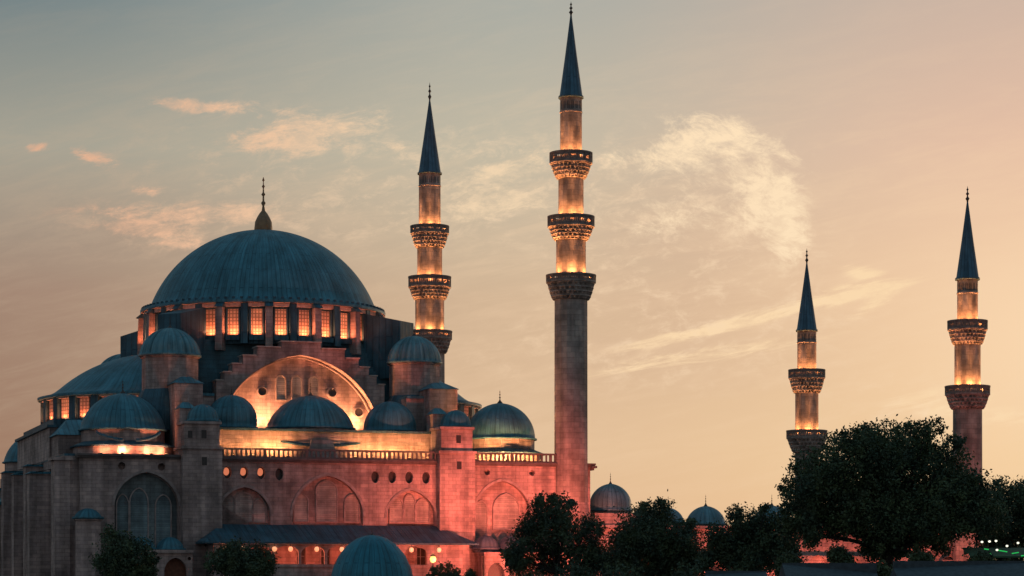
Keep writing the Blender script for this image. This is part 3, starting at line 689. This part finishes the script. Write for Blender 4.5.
# ---------------------------------------------------------------- minarets
def minaret(x, Y, name_label, tiers, base_hw, cone, zbot=0, ped=None):
    s = F/Y
    Z = lambda py_: 7+(600-py_)*(Y-2.0)/F      # the rims nearest the camera
    e = empty('minaret', (x, Y, 0), TH, label=name_label, cat='minaret', group='minarets of the mosque')
    # shafts
    ytop, ybase, ytip, hwc, hwtop = cone
    segs = []
    hi_ = ybase; hw = hwtop
    for k, (yt, yb, yc, hwb, hwn) in enumerate(tiers):
        b = MB(); r = hw/s; b.lathe((0,0), [(r, Z(yb+1)), (r, Z(hi_))], 16, PI/16, sm=False, ulen=2*PI*r); b.build('shaft', 'stone_fine', e)
        hi_ = yc; hw = hwn
        # balcony
        R1, R0 = hwb/s, hwn/s
        zf, zt, zc = Z(yb), Z(yt), Z(yc)
        h = zf-zc; pr = []; nt_ = 4
        b = MB()
        for q in range(nt_):
            rr0 = R0*1.04+(R1*.97-R0*1.04)*((q+.3)/nt_)**.62; rr1 = R0*1.04+(R1*.97-R0*1.04)*((q+1)/nt_)**.62
            z0, z1 = zc+h*q/nt_, zc+h*(q+1)/nt_
            N = 26
            b.lathe((0,0), [(rr0*.985, z0), (rr1*.99, z0+(z1-z0)*.62), (rr1, z0+(z1-z0)*.66), (rr1, z1)], N*6, PI/N*(q % 2), rib=(lambda N, rq: (lambda a, k: 1-(.10*(abs(math.sin(a*N/2+rq))**2.2)) if k < 2 else 1))(N, (q % 2)*PI/2), sm=False)
            b.lathe((0,0), [(rr1, z1), (R0*.9, z1+.001)], 32)
            b.lathe((0,0), [(R0*.9, z0-.001), (rr0*.985, z0)], 32)
        b.lathe((0,0), [(R1*.9, zf-.05), (R1*1.02, zf), (R1*1.02, zf+.16), (R0*.5, zf+.162)], 48, sm=False)
        bal = b.build('balcony', 'stone_fine', e)
        b = MB(); hp = zt-zf; zf2 = zf+.163
        b.lathe((0,0), [(R1*.98, zt-.2), (R1*1.03, zt-.2), (R1*1.03, zt), (R1*.95, zt), (R1*.95, zt-.2), (R1*.98, zt-.2)], 48, sm=False)
        b.lathe((0,0), [(R1, zf2), (R1, zf2+.2*hp), (R1*.96, zf2+.2*hp), (R1*.96, zf2)], 48, sm=False)
        b.lathe((0,0), [(R1, zt-.2-.22*hp), (R1, zt-.2), (R1*.96, zt-.2), (R1*.96, zt-.2-.22*hp)], 48, sm=False)
        NB = 16
        for i in range(NB*4):
            a = 2*PI*i/(NB*4); w = .13 if i % 4 == 0 else .055
            q = (R1*.98*math.cos(a), R1*.98*math.sin(a))
            b.tube((q[0], q[1], zf2), (q[0], q[1], zt-.1), w, n=4)
        b.build('parapet', 'parapet', bal)
        NL = 6
        for i in range(NL):
            a = 2*PI*(i+.25)/NL
            rl = (tiers[k][4] and R0*.62+R1*.38)+.1
            p = (rl*math.cos(a), rl*math.sin(a), zf+.5)
            b = MB(); b.box(p[0]-.12, p[0]+.12, p[1]-.12, p[1]+.12, p[2]-.45, p[2]-.12); fl = b.build('floodlight', 'flood', bal)
            k2 = PW*(1.25 if k else .9)
            light('SPOT', p, k2, MINC, e, aim=(p[0]*.70, p[1]*.70, p[2]+6), size=.12, spot=130, blend=1)
            rt_ = (tiers[k-1][3]*.62+tiers[k-1][4]*.38)/s if k else hwc/s
            zt_ = Z(tiers[k-1][1]+6) if k else Z(ybase)
            light('SPOT', p, PW*(4.2 if k else 2.2), MINC, e, aim=(rt_*math.cos(a), rt_*math.sin(a), zt_), size=.12, spot=26, blend=.8)
    b = MB(); r = hw/s; zz = ped if ped else zbot
    b.lathe((0,0), [(base_hw/s, zz), (r, Z(hi_))], 16, PI/16, sm=False, ulen=2*PI*r); b.build('shaft', 'stone_fine', e)
    if ped:
        b = MB(); b.lathe((0,0), [(base_hw/s*1.12, 0), (base_hw/s*1.12, ped-1.5), (base_hw/s*1.0, ped)], 16, PI/16, sm=False); b.build('pedestal', 'stone', e)
    # cone
    R = hwc/s; zb, ztp = Z(ybase), Z(ytop)
    b = MB(); b.lathe((0,0), [(R*.9, zb), (R*1.1, zb-.02), (R*1.1, zb+.2), (R*.99, zb+.35), (R*.52, zb+.5*(ztp-zb)), (.07, ztp)], 32, ulen=10); sp_ = b.build('spire', 'spire_lead', e)
    h = Z(ytip)-ztp
    b = MB(); b.lathe((0,0), [(.09,ztp-.3),(.12,ztp),(.26,ztp+.12*h),(.1,ztp+.25*h),(.08,ztp+.35*h),(.22,ztp+.45*h),(.08,ztp+.55*h),(.06,ztp+.66*h),(.15,ztp+.74*h),(.05,ztp+.82*h),(.001,ztp+h)], 10); b.build('finial', 'metal', sp_)
    # blind arcade ring under the cone
    b = MB(); r = hwtop/s
    for i in range(16):
        a = 2*PI*(i+.5)/16+PI/16-PI/16; ca, sa_ = math.cos(a), math.sin(a); rr = r*.985
        for (t, z) in [(0, 0)]:
            T = lambda o_, z_, q: ((rr+q)*ca-o_*sa_, (rr+q)*sa_+o_*ca, z_)
            w = r*.10; z1, z2 = zb-1.35, zb-.55
            b.face([T(-w,z1,.012), T(w,z1,.012), T(w,z2,.012), T(0,z2+.2,.012), T(-w,z2,.012)])
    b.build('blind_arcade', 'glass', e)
    # string course
    b = MB(); b.lathe((0,0), [(r, zb-1.75), (r*1.05, zb-1.7), (r*1.05, zb-1.58), (r, zb-1.53)], 16, PI/16, sm=False); b.build('string_course', 'trim', e)
    return e
PW = 820; MINC = (1, .36, .11)
minaret((571-512)*300/F, 300, 'tallest stone minaret with three lit balconies, rising in front of the red corner',
        [(150,161,176,21,12.7), (214,225,238,23,15), (273,281,298,24.5,16.6)], 16.8, (10,95,-3,11.5,11), ped=18.3)
minaret((429.7-512)*357/F, 357, 'stone minaret with three lit balconies, rising behind the right ribbed turret dome',
        [(224,232,246,19,12.5), (275,286,298,21,14.5), (329.7,338,352,22,15)], 15.3, (96,172,79,11.2,10.9))
minaret((806.8-512)*374/F, 374, 'smallest minaret with two lit balconies, its lower balcony touching the big tree crown',
        [(368.5,377.5,392,18,11.7), (429.6,438,452,20,12)], 12.2, (260,330,246,10,9.6))
minaret((967.5-512)*316/F, 316, 'rightmost stone minaret with two lit balconies, behind the right edge of the big tree',
        [(319,328.5,343,19.5,13), (384.7,394,408,22,14.5)], 15, (198,278,183,11.2,10.3))

# ---------------------------------------------------------------- courtyard arcade
cy = empty('courtyard_arcade', (O[0], O[1], 0), TH, label='low red lit courtyard range with small grey domes, running behind the trees', cat='building')
b = MB(); hs = []
u = 35.5
while u < 80: hs.append(arch(u, 1.5, 6.5, 10.6, 12.4)); u += 4.4
b.panel([(33.4,0),(80.5,0),(80.5,15.4),(33.4,15.4)], hs, 1.0, .5); b.box(33.4, 80.5, 1.5, 9, 0, 15.4); b.box(33.2, 80.7, .7, 9.2, 15.402, 15.8)
b.build('wall', 'stone', cy)
u = 35.5
while u < 80: b = MB(); b.prism(arch(u, 1.0, 6.9, 9.8, 11.0), 1.42, 1.6); b.build('arched_window', 'glass', cy); u += 4.4
b = MB(); b.box(33.45, 40.1, 1.2, 8, 15.8, 17.2); b.build('end_bay', 'stone', cy)
for i, (uc, r, z, ri, vv) in enumerate(((36.6,2.45,17.75,2.95,4.6),(40.6+3.5,1.9,16.4,1.6,5),(48.95,2.4,16.25,2.0,5),(57.6,2.4,16.2,2.2,5),(66.2,2.4,16.2,2.1,5),(74.8,2.4,16.2,2.1,5))):
    b = MB(); b.lathe((uc,vv), domeprof(r, ri, z, 12, .2, .04), 48, rib=lambda a, k: 1+.01*abs(math.cos(12*a))); o = b.build('arcade_dome', 'domegrey', cy)
    b = MB(); b.lathe((uc,vv), finial_prof(z+ri, 1.5, .2), 10); b.build('finial', 'metal', o)
    b = MB(); b.lathe((uc,vv), [(r*.98, 15.8 if i else 17.2), (r*.98, z-.2)], 24, sm=False); b.build('drum', 'stone', cy)
for u, pw in ((42,14000),(48,12000),(55,12000),(62,12000),(69,12000),(76,12000)):
    garden_flood(u, -9, 1.2, (u, 1, 7.5), pw, RL, spot=80)
garden_flood(79.5, -13, 1.5, (81.5, 0, 24), 15000, RL, spot=60)

# ---------------------------------------------------------------- nearer buildings
def at(px_, py_, Y): return Vector(((px_-512)*Y/F, Y, 7+(600-py_)*Y/F))
tb = empty('domed_bathhouse', (at(372,600,240).x, 240, 0), 0, label='near blue green lead dome on a low stone drum, in front of the porch', cat='building')
b = MB(); b.lathe((0,0), [(.001,13.05),(.6,13.0),(1.4,12.72),(2.3,12.1),(3.1,11.1),(3.6,10.0),(3.86,8.9),(3.92,8.4),(4.1,8.35),(4.1,8.1),(3.9,8.0)][::-1], 96, rib=lambda a, k: 1+.006*abs(math.cos(16*a))); dm = b.build('dome', 'tealdome', tb)
b = MB(); b.lathe((0,0), finial_prof(13.05, .75, .14), 10); b.build('finial', 'metal', dm)
b = MB(); b.lathe((0,0), [(3.85,5),(3.85,8.05)], 16, sm=False); b.build('drum', 'brick', tb)
b = MB(); b.box(-6,6,-5,5,0,5); b.box(-6.3,6.3,-5.3,5.3,5.003,5.3); b.build('wall', 'brick', tb)
for label, p0, p1, py0, py1, Y, m in (('long low dark lead roofed building under the big tree', 786, 882, 563, 572, 205, 'plainroof'),
                                   ('low dark lead roofed building at the lower right corner', 899, 1040, 567, 561, 200, 'plainroof'),
                                   ('small low lead roof half hidden by the middle trees', 708, 770, 573, 571, 215, 'plainroof')):
    x0, x1 = at(p0,0,Y).x, at(p1,0,Y).x; z0, z1 = at(0,py0,Y).z, at(0,py1,Y).z
    e = empty('low_building', ((x0+x1)/2, Y, 0), 0, label=label, cat='building'); h = (x1-x0)/2
    b = MB(); b.box(-h+.3, h-.3, -.6, 7, 0, z0-1.3); b.build('wall', 'brick', e)
    b = MB(); b.face([(-h,-1,z0-1.5),(h,-1,z1-1.5),(h,3,z1),(-h,3,z0)]); b.face([(-h,7.2,z0-1.5),(h,7.2,z1-1.5),(h,3,z1),(-h,3,z0)][::-1])
    b.face([(-h,-1,z0-1.5),(-h,3,z0),(-h,7.2,z0-1.5)]); b.face([(h,-1,z1-1.5),(h,7.2,z1-1.5),(h,3,z1)])
    b.face([(-h,-1,z0-1.75),(h,-1,z1-1.75),(h,-1,z1-1.5),(-h,-1,z0-1.5)]); b.box(-h, h, 2.85, 3.15, min(z0,z1)-.1, max(z0,z1)+.05); b.build('roof', m, e)

# street lamp in front of the red wall
p = at(433, 560, 275)
e = empty('street_lamp', (p.x, 275, 0), 0, label='street lamp with a glowing yellow globe against the red wall', cat='street lamp')
b = MB(); b.tube((0,0,0),(0,0,p.z-.3),.1,.06); b.build('post', 'metal', e)
b = MB(); b.lathe((0,0), [(.001,p.z-.3),(.26,p.z-.2),(.36,p.z+.1),(.26,p.z+.35),(.001,p.z+.45)], 14); b.build('globe', mat('yellow_globe', (.9,.8,.4), .4, 'lamp', emit=(1,.62,.16), power=1.6), e)
b = MB(); b.lathe((0,0), [(.3,p.z+.4),(.34,p.z+.44),(.001,p.z+.7)], 12); b.build('hood', 'metal', e)
light('POINT', (0,0,p.z+.9), 60, (1,.6,.2), e, size=.3)

# terrace cafe with bulbs and green tube at the right edge
p0 = at(972, 550, 225); p1 = at(1040, 550, 225)
e = empty('lit_kiosk', ((p0.x+p1.x)/2, 225, 0), 0, label='small kiosk outlined in green tube light with white bulbs at the right edge', cat='kiosk')
h = (p1.x-p0.x)/2; zt = at(0,548,225).z
b = MB(); b.box(-h,h,0,4,0,zt-1.2); b.build('wall', 'brick', e)
b = MB(); b.face([(-h-.3,-.8,zt-.7),(h,-.8,zt-.7),(h,4,zt+.1),(-h-.3,4,zt+.1)]); b.face([(-h-.3,-.8,zt-.85),(h,-.8,zt-.85),(h,-.8,zt-.7),(-h-.3,-.8,zt-.7)]); b.build('awning', mat('green_awning', (.03,.09,.05), .8), e)
pts = [(-h+.9,zt-.1),(-h+1.3,zt-.15),None,(-h+1.35,zt-.45),(-h+1.6,zt-.7),None,(-h+2.0,zt-.2),(-h+2.9,zt-.35),None,(-h+3.3,zt-.5),(-h+3.9,zt-.4),None,(-h+4.1,zt-.7),(-h+4.6,zt-.65)]
for k in range(0, len(pts), 3):
    a, c = pts[k], pts[k+1]; b = MB(); b.tube((a[0],-.9,a[1]),(c[0],-.9,c[1]),.045); b.build('green_tube', 'green', e)
for x_, y_ in ((982,542),(989.5,541.5),(996,541),(997,550),(1007,546),(1018,543)):
    q = at(x_, y_, 223.9); b = MB(); b.lathe((q.x-e.location.x, q.y-225), [(.001,q.z-.1),(.09,q.z-.06),(.12,q.z),(.09,q.z+.07),(.001,q.z+.1)], 10); b.build('bulb', 'whitebulb', e)

# ---------------------------------------------------------------- trees
rng = np.random.default_rng(11)
def tree(lobes, Y, label, n, leaf=.2, depth=1.0, trunk=None, group=None, mt='leaf', name='broadleaf_tree', limbs=True, cat='tree'):
    s = F/Y
    P = [(at(x, y, Y), r/s) for x, y, r in lobes]
    tx = at(trunk, 600, Y).x if trunk else sum(p.x for p, r in P)/len(P)
    e = empty(name, (tx, Y, 0), 0, label=label, cat=cat, group=group)
    # lobe centres get their own depth so that the crown is as deep as it is wide
    width = max(p.x+r for p, r in P)-min(p.x-r for p, r in P)
    cx = (max(p.x+r for p, r in P)+min(p.x-r for p, r in P))/2
    V = []; cs = []
    for p, r in P:
        k = math.sqrt(max(0.05, 1-((p.x-cx)/(width*.5))**2))
        for _ in range(3):
            dy_ = rng.uniform(-1, 1)*width*.32*k*depth
            cs.append((p.x-tx, dy_, p.z, r*(1 if abs(dy_) < width*.15 else .88)))
    tot = sum(c[3]**2 for c in cs)
    for c in cs:
        m = int(n*c[3]**2/tot)
        # clusters of leaves within the lobe
        nc = max(4, m//26)
        dirs = rng.normal(size=(nc, 3)); dirs /= np.linalg.norm(dirs, axis=1)[:, None]
        rad = c[3]*(rng.uniform(0, 1, nc)**.42)*rng.choice([1, 1, 1, 1.14], nc)
        cen = dirs*rad[:, None]*np.array([1, 1, .92])+np.array(c[:3])
        pts = np.repeat(cen, 26, axis=0)+rng.normal(size=(nc*26, 3))*.34*min(1, c[3]*.4+.2)
        V.append(pts)
    V = np.concatenate(V); N = len(V)
    a = rng.normal(size=(N, 3)); a /= np.linalg.norm(a, axis=1)[:, None]
    t = rng.normal(size=(N, 3)); b_ = np.cross(a, t); b_ /= np.linalg.norm(b_, axis=1)[:, None]
    L = leaf*rng.uniform(.6, 1.35, N)[:, None]
    q = np.stack([V-a*L, V+b_*L*.55, V+a*L, V-b_*L*.55], 1).reshape(-1, 3)
    me = bpy.data.meshes.new('crown'); me.vertices.add(N*4); me.vertices.foreach_set('co', q.ravel())
    me.loops.add(N*4); me.loops.foreach_set('vertex_index', np.arange(N*4, dtype=np.int32))
    me.polygons.add(N); me.polygons.foreach_set('loop_start', np.arange(0, N*4, 4, dtype=np.int32)); me.polygons.foreach_set('loop_total', np.full(N, 4, dtype=np.int32))
    me.update(calc_edges=True); me.validate(); me.materials.append(M[mt])
    o = bpy.data.objects.new('crown', me); C.objects.link(o); o.parent = e
    # trunk and limbs
    b = MB(); zmin = min(c[2]-c[3] for c in cs); zc = sum(c[2] for c in cs)/len(cs)
    rt = max(.12, width*.022)
    fork = zmin*.75+zc*.25
    b.tube((0,0,0), (.1,0,fork), rt*1.25, rt*.8, 10)
    for c in cs[::(1 if len(cs) < 24 else 2)]:
        mid = (c[0]*.45, c[1]*.45, fork+(c[2]-fork)*.5)
        b.tube((.1,0,fork-.2), mid, rt*.5, rt*.3, 6); b.tube(mid, (c[0], c[1], c[2]), rt*.3, rt*.1, 5)
    b.build('trunk', 'bark', e)
    return e
G = 'trees in front of the mosque'
tree([(815,478,28),(800,498,18),(848,455,28),(835,500,38),(880,450,28),(915,448,27),(905,480,42),(862,492,44),(940,470,28),(925,510,42),(958,498,28),(880,522,30),(840,522,20),(800,520,17),(868,436,13),(925,432,12),(905,428,9),(842,440,11),(788,488,8),(950,446,10),(787,510,9),(915,532,18),(955,524,18),(972,492,14),(805,535,16),(895,545,18),(930,543,16),(792,528,12),(950,500,30),(975,515,22),(990,520,16),(882,548,16),(905,552,10),(870,550,9)], 232,
     'largest broad dark tree at the right, its crown hiding two minaret shafts', 115000, .145, 1, 888, G, 'leaf2')
tree([(985,512,26),(1012,508,28),(1040,510,34),(975,492,12),(1000,488,12),(1024,492,14),(990,530,16),(1030,533,20),(965,520,16),(985,540,12),(1000,552,16),(1030,552,18),(975,556,12),(1015,565,16),(995,540,15),(1012,540,15),(1000,528,14)], 262,
     'dark tree cut off by the right edge of the picture, beyond the large crown', 36000, .145, 1, 1010, G)
tree([(545,520,22),(560,512,17),(530,533,18),(520,548,14),(565,535,24),(590,530,16),(592,552,13),(548,558,22),(585,562,22),(540,500,8),(553,498,7),(517,560,12),(605,565,16),(571,503,5),(520,565,14),(508,556,8)], 262,
     'dark tree with an open crown, in front of the tallest minaret\'s red base', 30000, .14, 1, 556, G)
tree([(640,530,24),(660,518,18),(655,548,28),(625,548,20),(682,540,20),(672,563,24),(635,566,20),(660,503,5),(645,508,8),(690,556,12),(618,562,12),(700,565,14),(690,525,8)], 256,
     'dense dark tree with a small spike on top, between the two small grey domes', 38000, .14, 1, 655, G)
tree([(745,532,24),(765,528,20),(735,552,22),(770,552,24),(715,552,12),(745,566,22),(735,514,9),(763,508,6),(722,540,10),(785,548,14),(790,562,14),(706,562,10),(778,535,14),(715,535,12),(790,550,10)], 250,
     'dark rounded tree between the second small grey dome and the largest tree', 32000, .14, 1, 750, G)
tree([(118,546,17),(135,556,19),(108,562,15),(125,572,20),(112,534,9),(148,570,10),(150,560,8)], 262,
     'dark small tree standing before the left arch, beside the rusty door', 13000, .15, 1, 125, G)
tree([(238,558,18),(258,560,16),(220,560,14),(245,572,24),(232,546,8),(265,568,10),(212,566,7)], 262,
     'round bushy dark tree below the left end of the porch roof', 13000, .15, 1, 240, G)
tree([(436,572,5),(447,569,7),(455,575,7),(470,574,5),(430,578,5),(449,580,10),(466,580,6)], 258,
     'tips of a low shrub rising from the bottom edge, right of the near dome', 1500, .15, 1, 449, None, 'leaf', 'shrub', cat='shrub')
tree([(620,588,26),(575,588,24),(690,585,20),(530,590,18),(735,588,20),(790,590,16)], 245,
     'low dark hedge of bushes along the bottom edge, before the middle trees', 14000, .16, .3, 640, None, 'leaf', 'hedge', cat='hedge')

G2 = 'bushes below the largest tree'
for lob, Y_, lab in (([(792,562,9),(784,568,9)], 222, 'dark bush at the left foot of the largest tree'),
                     ([(838,556,9),(844,562,8)], 225, 'dark bush between the red lit gaps, left of the largest trunk'),
                     ([(918,562,8),(926,560,7)], 225, 'dark bush just right of the largest trunk'),
                     ([(985,562,8),(976,564,7)], 222, 'dark bush left of the green lit kiosk'),
                     ([(882,572,9),(890,578,9)], 214, 'small dark bush in the gap between the two long low roofs')):
    tree(lob, Y_, lab, 4200, .14, .8, None, G2, 'leaf', 'bush', cat='bush')
